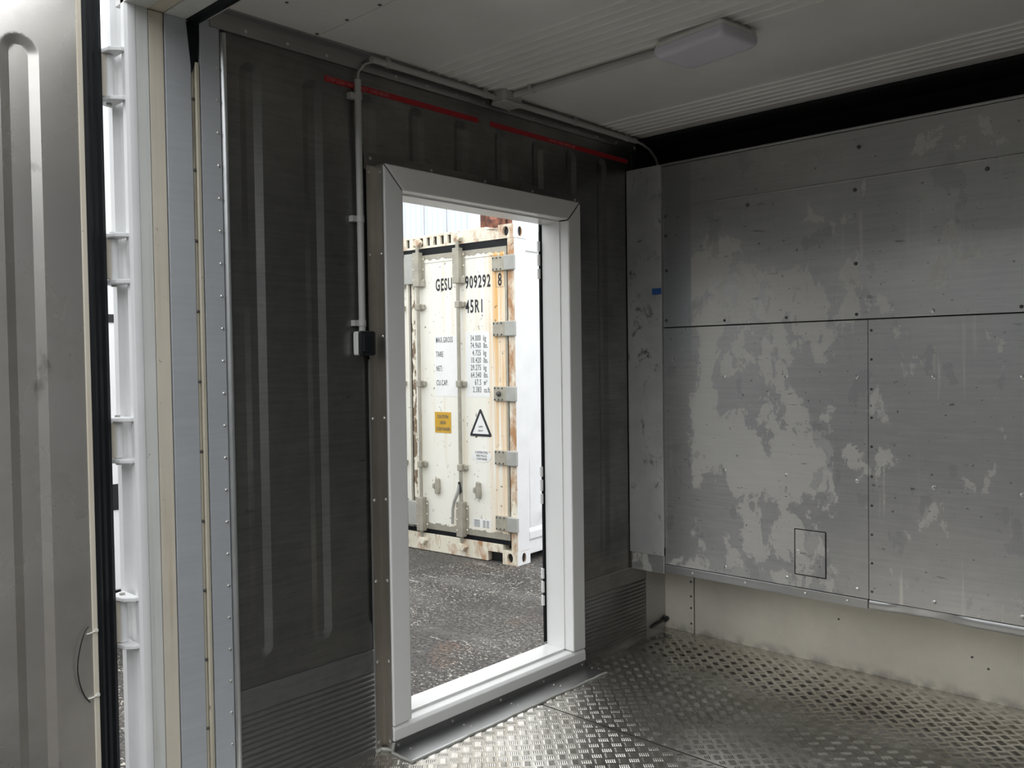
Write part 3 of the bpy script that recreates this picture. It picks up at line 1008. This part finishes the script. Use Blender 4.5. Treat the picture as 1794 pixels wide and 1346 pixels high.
# light switch
sw = root('light_switch', (0, -1.655, 1.476), 'surface-mounted light switch with black rocker cover on pale box', 'light switch')
obj('back_box', MB().box(.007, .036, -1.688, -1.622, 1.435, 1.518), 'offwhite', sw, bevel=.006)
cv = obj('cover', MB().box(.036, .054, -1.690, -1.620, 1.433, 1.520), 'black', sw, bevel=.008)
obj('rocker', MB().box(.050, .0585, -1.680, -1.630, 1.446, 1.508), 'black', cv, bevel=.004)

# red load line tape
for y0, y1, t0, body, lab in ((-1.781, -1.039, -1.772, 'STOP LOAD LINE  DO NOT LOAD ABOVE', 'red load line tape starting left of the conduit pipe'),
                              (-.972, -.003, -.60, 'DO NOT LOAD ABOVE LINE', 'red load line tape above the right half of the doorway')):
    tp = root('warning_tape', (.0012, y0, 2.380), lab, 'tape', 'red tapes along the doorway wall')
    obj('strip', MB().box(.0006, .0012, y0, y1, 2.3695, 2.3905), 'redtape', tp)
    text('lettering', body, 'pink', tp, (.0007, t0 - y0, -.006), .0185, (math.pi / 2, 0, math.pi / 2), .78, label='pale red printed words')

# ------------------------------------------------------------------ reefer container in the yard
A = math.radians(4.5)
gc = root('shipping_container', (-2.429, 1.805, ZG), 'cream refrigerated shipping container with black number on its rust-streaked doors', 'container', rz=A)
CW, CH, CL = 2.438, 2.896, 12.19


def cobj(name, mb, mat, parent=gc, **k):
    return obj(name, mb, mat, parent, local=True, **k)


def oval(cx, cz, rx, rz, n=16):
    return [(cx + rx * math.cos(2 * math.pi * k / n), cz + rz * math.sin(2 * math.pi * k / n)) for k in range(n)]


def casting(mb, x0, x1, y0, y1, z0, z1, xs):
    """corner casting: hollow box with an oval hole in the front (y0) face and in the side face x = xs"""
    n = 16

    def face(a0, a1, b0, b1, to3, ra, rb):
        ca, cb = (a0 + a1) / 2, (b0 + b1) / 2
        ov = oval(ca, cb, ra, rb, n)
        sq = []
        for k in range(n):
            t = 2 * math.pi * k / n
            c, s_ = math.cos(t), math.sin(t)
            m = max(abs(c), abs(s_))
            sq.append((ca + c / m * (a1 - a0) / 2, cb + s_ / m * (b1 - b0) / 2))
        v = [to3(p, 0) for p in sq] + [to3(p, 0) for p in ov] + [to3(p, 1) for p in ov]
        f = [(k, (k + 1) % n, n + (k + 1) % n, n + k) for k in range(n)]
        f += [(n + k, n + (k + 1) % n, 2 * n + (k + 1) % n, 2 * n + k) for k in range(n)]
        mb.add(v, f)
    face(x0, x1, z0, z1, lambda p, d: (p[0], y0 + d * .025, p[1]), .032, .042)
    sg = 1 if xs == x0 else -1
    face(y0, y1, z0, z1, lambda p, d: (xs + sg * d * .025, p[0], p[1]), .028, .042)
    xo = x1 if xs == x0 else x0
    mb.add([(xo, y0, z0), (xo, y1, z0), (xo, y1, z1), (xo, y0, z1)], [(0, 1, 2, 3)])
    mb.add([(x0, y0, z1), (x1, y0, z1), (x1, y1, z1), (x0, y1, z1)], [(0, 1, 2, 3)])
    mb.add([(x0, y0, z0), (x1, y0, z0), (x1, y1, z0), (x0, y1, z0)], [(0, 3, 2, 1)])
    mb.add([(x0, y1, z0), (x1, y1, z0), (x1, y1, z1), (x0, y1, z1)], [(0, 1, 2, 3)])
    return mb


# body: side skin set back from the castings, lower side rail, roof
side = MB()
side.box(-CW + .012, -.012, .16, CL - .16, .30, CH - .10)
cobj('body', side, 'white')
sr = MB().prism([(-.012, .30), (-.004, .26), (-.004, .20), (-.016, .185), (-.016, .07), (-.05, .06), (-.06, .30)], .178, CL - .178, 'y')
cobj('side_rail', sr, 'white', bevel=.006)
cobj('side_rail', MB().box(-.06, -.003, .16, CL - .16, CH - .22, CH - .03), 'white', bevel=.01)
cobj('side_rail', MB().box(-CW + .003, -CW + .06, .16, CL - .16, .07, .30).box(-CW + .003, -CW + .06, .16, CL - .16, CH - .2, CH - .03), 'white')
# a dented skirt panel low on the white side
dn = MB()
for i in range(25):
    for j in range(13):
        y, z = .20 + i * .05, .30 + j * .05
        e = .020 * math.exp(-((y - .42) / .12) ** 2 - ((z - .42 - .25 * (y - .4)) / .05) ** 2) - .014 * math.exp(-((y - .5) / .16) ** 2 - ((z - .34) / .04) ** 2)
        dn.v.append((-.0105 + e, y, z))
for i in range(24):
    for j in range(12):
        dn.f.append((i * 13 + j, (i + 1) * 13 + j, (i + 1) * 13 + j + 1, i * 13 + j + 1))
cobj('dented_panel', dn, 'white', smooth=True)
for x0, x1, xs in ((-.162, 0, 0), (-CW, -CW + .162, -CW)):
    for z0 in (0, CH - .118):
        cobj('corner_casting', casting(MB(), x0, x1, 0, .178, z0, z0 + .118, xs), 'rail' if z0 else 'rail')
        cobj('casting_recess', MB().box(x0 + .012, x1 - .012, .026, .165, z0 + .012, z0 + .106), 'black')
for x0, x1, m_ in ((-.066, 0, 'rail'), (-CW, -CW + .066, 'rail')):
    cobj('corner_post', MB().box(x0, x1, .002, .010, .118, CH - .118), m_, bevel=.003)
    cobj('corner_post', MB().box(x0 + (.0005 if x0 > -1 else 0), x1 - (0 if x0 > -1 else .0005), .010, .17, .118, CH - .118), 'white', bevel=.004)
# the right side of castings is painted white like the side
for z0 in (0, CH - .118):
    n = 16
    fc = MB()
    ov = oval(.089, z0 + .059, .028, .042, n)
    sq = []
    for k in range(n):
        t = 2 * math.pi * k / n
        c, s_ = math.cos(t), math.sin(t)
        m_ = max(abs(c), abs(s_))
        sq.append((.089 + c / m_ * .088, z0 + .059 + s_ / m_ * .058))
    fc.add([(.0022, a, b) for a, b in sq] + [(.0022, a, b) for a, b in ov] + [(0, a, b) for a, b in sq] + [(0, a, b) for a, b in ov],
           [(k, (k + 1) % n, n + (k + 1) % n, n + k) for k in range(n)] + [(k, (k + 1) % n, 2 * n + (k + 1) % n, 2 * n + k) for k in range(n)])
    cobj('casting_face', fc, 'white')
# rear header with slots, sill with fork notch
hd = MB()
x = -CW + .162
edges = [x]
slots = [-.640 - .0862 * k for k in range(14)]
sl_w = .040
pieces = []
cur = -.162
for s in slots:
    pieces.append((s + sl_w / 2, cur))
    cur = s - sl_w / 2
pieces.append((-CW + .162, cur))
for a, b in pieces:
    hd.box(a, b, .004, .03, CH - .098, CH - .022)
hd.box(-CW + .162, -.162, .004, .10, CH - .118, CH - .098).box(-CW + .162, -.30, .004, .10, CH - .022, CH)
hd.prism([(-.30, CH), (-.162, CH - .03), (-.162, CH - .05), (-.30, CH - .03)], .004, .10, 'y')
cobj('top_rail', hd, 'rail', bevel=.002)
cobj('slot_backing', MB().box(-CW + .17, -.17, .0305, .10, CH - .098, CH - .022), 'black')
cobj('bottom_rail', MB().box(-CW + .33, -.33, .004, .10, .006, .165).box(-.33, -.162, .004, .10, .092, .165).box(-CW + .162, -CW + .33, .004, .10, .092, .165), 'rail', bevel=.004)
cobj('fork_pocket', MB().box(-.33, -.162, .06, .12, .0, .092), 'black')
# perimeter seal and door leaves
cobj('door_seal', MB().box(-CW + .07, -.066, .012, .06, .165, .208).box(-CW + .07, -.066, .012, .06, 2.715, 2.779)
     .box(-CW / 2 - .009, -CW / 2 + .009, .012, .06, .2, 2.73).box(-.079, -.066, .012, .06, .2, 2.73).box(-CW + .066, -CW + .079, .012, .06, .2, 2.73), 'rubber')
for x0, x1 in ((-CW / 2 + .009, -.079), (-CW + .079, -CW / 2 - .009)):
    lf = cobj('door_leaf', MB().box(x0, x1, .010, .09, .208, 2.715), 'cream', bevel=.004)
    fr = MB()
    fr.box(x0, x1, .006, .0095, .208, .285).box(x0, x1, .006, .0095, 2.648, 2.715)
    fr.box(x1 - .022, x1, .006, .0095, .285, 2.648)
    cobj('leaf_edge', fr, 'grey_steel', lf)
    fk = MB().box(x0, x0 + .040, .0055, .0095, .285, 2.648)
    cobj('flaking_edge', fk, 'flake', lf)
    # ragged paint edge over the grey border
    random.seed(11)
    k = 46
    for zz, sgn in ((.285, -1), (2.648, 1)):
        rag = MB()
        base = 0
        xx = [x0 + .04 + (x1 - x0 - .062) * i / k for i in range(k + 1)]
        for a in xx:
            rag.v.append((a, .0052, zz - sgn * .004))
            rag.v.append((a, .0052, zz + sgn * (.010 + random.uniform(0, .022))))
        for i in range(k):
            rag.f.append((base + 2 * i, base + 2 * i + 2, base + 2 * i + 3, base + 2 * i + 1))
        cobj('ragged_paint', rag, 'cream', lf)

# lock rods
def rod(x, handle):
    r = cobj('lock_rod', MB().tube([(x, -.030, .14), (x, -.030, 2.80)], .0165, 14), 'grey_steel', smooth=40)
    for z0, z1 in ((.19, .50), (2.43, 2.74)):
        gd = MB().box(x - .040, x + .034, -.056, .004, z0, z1)
        gd.box(x - .060, x + .056, -.004, .004, z0 + .02, z1 - .03)
        gd.prism([(x + .034, -.03), (x + .065, -.008), (x + .065, .002), (x + .034, .002)], z0 + .0, z0 + .06, 'z') if z0 > 1 else None
        b_ = cobj('rod_guide', gd, 'grey_steel', r, bevel=.006)
        bo = MB()
        for zz in (z0 + .06, (z0 + z1) / 2, z1 - .06):
            bo.dome((x + .046, -.005, zz), (0, -1, 0), .009, .005)
            bo.dome((x - .028, -.057, zz), (0, -1, 0), .007, .004)
        cobj('bolts', bo, 'rail', b_, stuff=True)
    for z in (2.245, 1.545, .805):
        cobj('rod_bracket', MB().box(x - .024, x + .026, -.052, .006, z - .028, z + .028).box(x + .026, x + .060, -.022, .006, z - .022, z + .022), 'grey_steel', r, bevel=.005)
    for z, zz in ((.135, .10), (2.80, 2.83)):
        cm = MB().prism([(x - .035, zz - .030), (x + .020, zz - .034), (x + .045, zz), (x + .026, zz + .03), (x - .02, zz + .034), (x - .045, zz + .008)], -.045, .004, 'y')
        cobj('cam', cm, 'rail', r, bevel=.006)
    if handle:
        hd_ = MB().tube([(x, -.048, .66), (x - .004, -.060, .60), (x - .055, -.062, .50), (x - .075, -.060, .43), (x - .082, -.058, .30)], [.016, .017, .014, .013, .013], 8)
        cobj('rod_handle', hd_, 'grey_steel2', r, smooth=40)
        cobj('handle_fork', MB().prism([(x - .02, .60), (x - .004, .68), (x + .01, .68), (x + .028, .60), (x + .016, .58), (x + .002, .63), (x - .010, .58)], -.062, -.045, 'y'), 'black', r)
    return r


for x, h_ in ((-.602, True), (-1.092, True), (-1.346, True), (-1.836, True)):
    rod(x, h_ and x != -1.092)
for x in (-.905, -.418, -1.53, -2.02):
    kp = MB().prism([(x - .022, .545), (x + .020, .545), (x + .026, .60), (x + .018, .68), (x - .014, .69), (x - .026, .62)], -.026, .010, 'y')
    kp.prism([(x - .048, .60), (x - .02, .585), (x - .02, .64), (x - .04, .64)], -.034, .004, 'y')
    cobj('handle_keeper', kp, 'grey_steel', bevel=.006)
# hinges, cover plate over the closing edge
for i, z in enumerate((2.57, 2.015, 1.462, .915, .352)):
    for s in (1, -1):
        q = (lambda a: a) if s == 1 else (lambda a: -CW - a)
        h_ = cobj('door_hinge', MB().box(min(q(-.225), q(-.085)), max(q(-.225), q(-.085)), -.014, .010, z - .062, z + .062), 'grey_steel', bevel=.004)
        cobj('hinge_cap', MB().box(min(q(-.085), q(.016)), max(q(-.085), q(.016)), -.030, .010, z - .064, z + .064), 'grey_steel2', h_, bevel=.008)
        bo = MB()
        for a in (-.212, -.172, -.130):
            for zz in (-.048, .048):
                bo.dome((q(a), -.0145, z + zz), (0, -1, 0), .008, .006)
        if i == 2:
            bo.dome((q(-.165), -.0145, z), (0, -1, 0), .024, .03, 12)
        cobj('bolts', bo, 'rivet_dark', h_, stuff=True)
for z0, z1 in ((2.46, 2.735), (.235, .455)):
    cobj('anti_rack_plate', MB().box(-1.255, -1.145, -.040, .006, z0, z1), 'grey_steel2', bevel=.004)

# lettering and stickers on the right leaf
FY = .0085
num = dict(bold=.0016)
text('lettering', 'GESU', 'ink', gc, (-.905, FY, 2.385), .150, sx=.50, bold=.0034, space=1.2)
text('lettering', '909292', 'ink', gc, (-.548, FY, 2.385), .150, sx=.54, bold=.0034, space=1.22)
text('lettering', '8', 'ink', gc, (-.178, FY, 2.385), .150, sx=.56, bold=.0034)
bx = MB()
for a, b, c, d in ((-.200, -.108, 2.372, 2.374), (-.200, -.108, 2.508, 2.510), (-.200, -.198, 2.372, 2.510), (-.110, -.108, 2.372, 2.510)):
    bx.box(a, b, FY - .001, FY, c, d)
cobj('check_digit_box', bx, 'greyink')
text('lettering', '45R1', 'ink', gc, (-.548, FY, 2.170), .158, sx=.54, bold=.003, space=1.22)
cobj('panel_sticker', MB().box(-.925, -.640, .0086, .0098, 1.430, 1.975), 'sticker')
cobj('panel_sticker', MB().box(-.555, -.285, .0086, .0098, 1.430, 2.000), 'sticker')
for i, (a, b, c) in enumerate((('MAX.GROSS', '34.000', 'kg'), ('', '74.960', 'lbs.'), ('TARE', '4.725', 'kg'), ('', '10.420', 'lbs.'),
                               ('NET:', '29.275', 'kg'), ('', '64.540', 'lbs.'), ('CU.CAP.', '67.5', 'm\u00b3'), ('', '2.383', 'cu.ft.'))):
    z = 1.922 - i * .0643
    if a:
        text('lettering', a, 'greyink', gc, (-.912, .0075, z - .006), .070, sx=.47, bold=.0004, space=1.2)
    text('lettering', b, 'greyink', gc, (-.380, .0075, z), .070, sx=.50, align='RIGHT', bold=.0004, space=1.25)
    text('lettering', c, 'greyink', gc, (-.350, .0075, z), .066, sx=.48, bold=.0004, space=1.15)
ys_ = cobj('yellow_sticker', MB().box(-.938, -.742, .0070, .0095, 1.100, 1.288), 'yellow', label='yellow caution sticker')
for t, z in (('CAUTION', 1.232), ('HIGH', 1.178), ('CONTAINER', 1.120)):
    text('lettering', t, 'greyink', ys_, (-.840, .0062, z), .043, sx=.70, align='CENTER', bold=.0004)
# warning triangle
tri = MB()
o3 = [(-.400, 1.325), (-.517, 1.090), (-.272, 1.090)]


def rtri(cx, cz, R_, rad, n=5):
    out = []
    for k in range(3):
        a = math.radians(90 + 120 * k)
        px_, pz_ = (R_ - 2 * rad) * math.cos(a), (R_ - 2 * rad) * math.sin(a)
        for j in range(n + 1):
            b = a - math.radians(60) + math.radians(120) * j / n
            out.append((cx + (px_ + rad * math.cos(b)) * .95, cz + (pz_ + rad * math.sin(b)) * 1.06))
    return out


a_, b_ = rtri(-.395, 1.170, .158, .012), rtri(-.395, 1.170, .116, .004)
n = len(a_)
tri.add([(p[0], .0072, p[1]) for p in a_] + [(p[0], .0072, p[1]) for p in b_] + [(p[0], .0098, p[1]) for p in a_] + [(p[0], .0098, p[1]) for p in b_],
        [(k, (k + 1) % n, n + (k + 1) % n, n + k) for k in range(n)] + [(k, (k + 1) % n, 2 * n + (k + 1) % n, 2 * n + k) for k in range(n)]
        + [(n + k, n + (k + 1) % n, 3 * n + (k + 1) % n, 3 * n + k) for k in range(n)])
ts = cobj('warning_triangle', tri, 'ink', label='black triangular warning mark')
cobj('triangle_field', MB().prism(b_, .0084, .0098, 'y'), 'sticker', ts)
text('lettering', 'SUPER', 'greyink', ts, (-.395, .0078, 1.165), .020, sx=.9, align='CENTER')
text('lettering', 'HEAVY', 'greyink', ts, (-.395, .0078, 1.130), .020, sx=.9, align='CENTER')
ws = cobj('white_sticker', MB().prism(oval(-.388, .915, .112, .055, 20), .0078, .0095, 'y'), 'sticker')
for t, z in (('CORTEN STEEL', .938), ('AND M.G.S.S.', .908), ('CONTAINER', .880)):
    text('lettering', t, 'greyink', ws, (-.388, .0070, z), .027, sx=.8, align='CENTER')
ip = cobj('data_plate', MB().box(-.505, -.290, .0078, .0095, .262, .362), 'sticker')
pl = MB()
for k in range(7):
    z = .345 - k * .011
    pl.box(-.485, -.420, .0070, .0077, z, z + .005).box(-.385, -.355, .0070, .0077, z, z + .005).box(-.345, -.315, .0070, .0077, z, z + .005)
cobj('data_lines', pl, 'greyink', ip, stuff=True)

# ------------------------------------------------------------------ stacked rusty containers far behind, pale building
def corrugated(x0, x1, y, z0, z1, pitch=.28, dep=.036):
    pts = []
    x = x0
    while x < x1 - 1e-6:
        for d, o in ((0, 0), (.075, 0), (.14, dep), (.215, dep)):
            if x + d < x1:
                pts.append((x + d, y + o))
        x += pitch
    pts.append((x1, y))
    mb = MB()
    k = len(pts)
    mb.add([(a, b, z0) for a, b in pts] + [(a, b, z1) for a, b in pts], [(i, i + 1, k + i + 1, k + i) for i in range(k - 1)])
    return mb


for i, lab in enumerate(('lowest rusty container of the stack hidden behind the cream container', 'middle rusty container of the stack behind the cream container', 'topmost rusty red-brown container standing out above the cream container')):
    z0 = ZG + i * 2.6
    rc = root('rusty_container', (-17.32, 18.0, z0), lab, 'container', 'stack of rusty containers', rz=math.radians(44))
    x0, x1 = -2.44, 0
    obj('end_wall', corrugated(x0 + .16, x1 - .16, .05, .15, 2.45), 'rust', rc, local=True)
    b = MB().box(x0, x0 + .16, 0, .2, 0, 2.59).box(x1 - .16, x1, 0, .2, 0, 2.59)
    b.box(x0 + .16, x1 - .16, 0, .15, 0, .15).box(x0 + .16, x1 - .16, 0, .15, 2.45, 2.59)
    obj('end_frame', b, 'rust', rc, local=True)
    obj('side_wall', MB().box(x0 + .03, x1 - .03, .21, 6, .05, 2.55), 'rust', rc, local=True)

bd = root('building', (-28, 13.95, ZG), 'pale ribbed metal-clad building above the cream container', 'building')
bx0, bx1, by = -42.0, -14.99, 13.95
obj('core', MB().box(bx0, -26, by + .12, by + 14, ZG, 9.5).box(-26, bx1, by + .12, by + .16, ZG, 9.5), 'building', bd)
x = bx1 - .30
k = 0
while x > bx1 - 16:
    pan = MB()
    w_ = 1.0
    pan.box(x - w_ + .02, x - .02, by + .06, by + .119, ZG + .1, 9.4)
    for q in (.15, .4, .65, .9):
        pan.prism([(x - q - .03, by + .06), (x - q - .012, by + .025), (x - q + .012, by + .025), (x - q + .03, by + .06)], ZG + .1, 9.4, 'z')
    obj('siding_panel', pan, 'building', bd)
    x -= w_
    k += 1
obj('corner_trim', MB().box(bx1 - .28, bx1 + .02, by, by + .119, ZG, 9.6), 'white', bd)

# ------------------------------------------------------------------ white unit seen through the hinge gap
bxu = root('storage_box', (-3.6, -1.2, ZG), 'white storage unit on dark skids glimpsed past the door hinges', 'storage unit')
ux0, ux1, uy0, uy1 = -4.9, -2.95, -2.0, -.7
obj('skid', MB().box(ux0 + .1, ux1 - .05, uy0 + .05, uy0 + .25, ZG, ZG + .35).box(ux0 + .1, ux1 - .05, uy1 - .25, uy1 - .05, ZG, ZG + .35), 'black', bxu)
obj('body', MB().box(ux0, ux1, uy0, uy1, ZG + .35, 3.25), 'white', bxu, bevel=.01)
for z in (.52, 1.68):
    obj('vent_slot', MB().box(ux1, ux1 + .006, uy0 + .2, uy1 - .1, z, z + (.16 if z > .5 and z < 1 else .05)), 'black', bxu)
obj('label_plate', MB().box(ux1, ux1 + .006, uy0 + .25, uy1 - .3, 3.02, 3.12), 'orange', bxu)
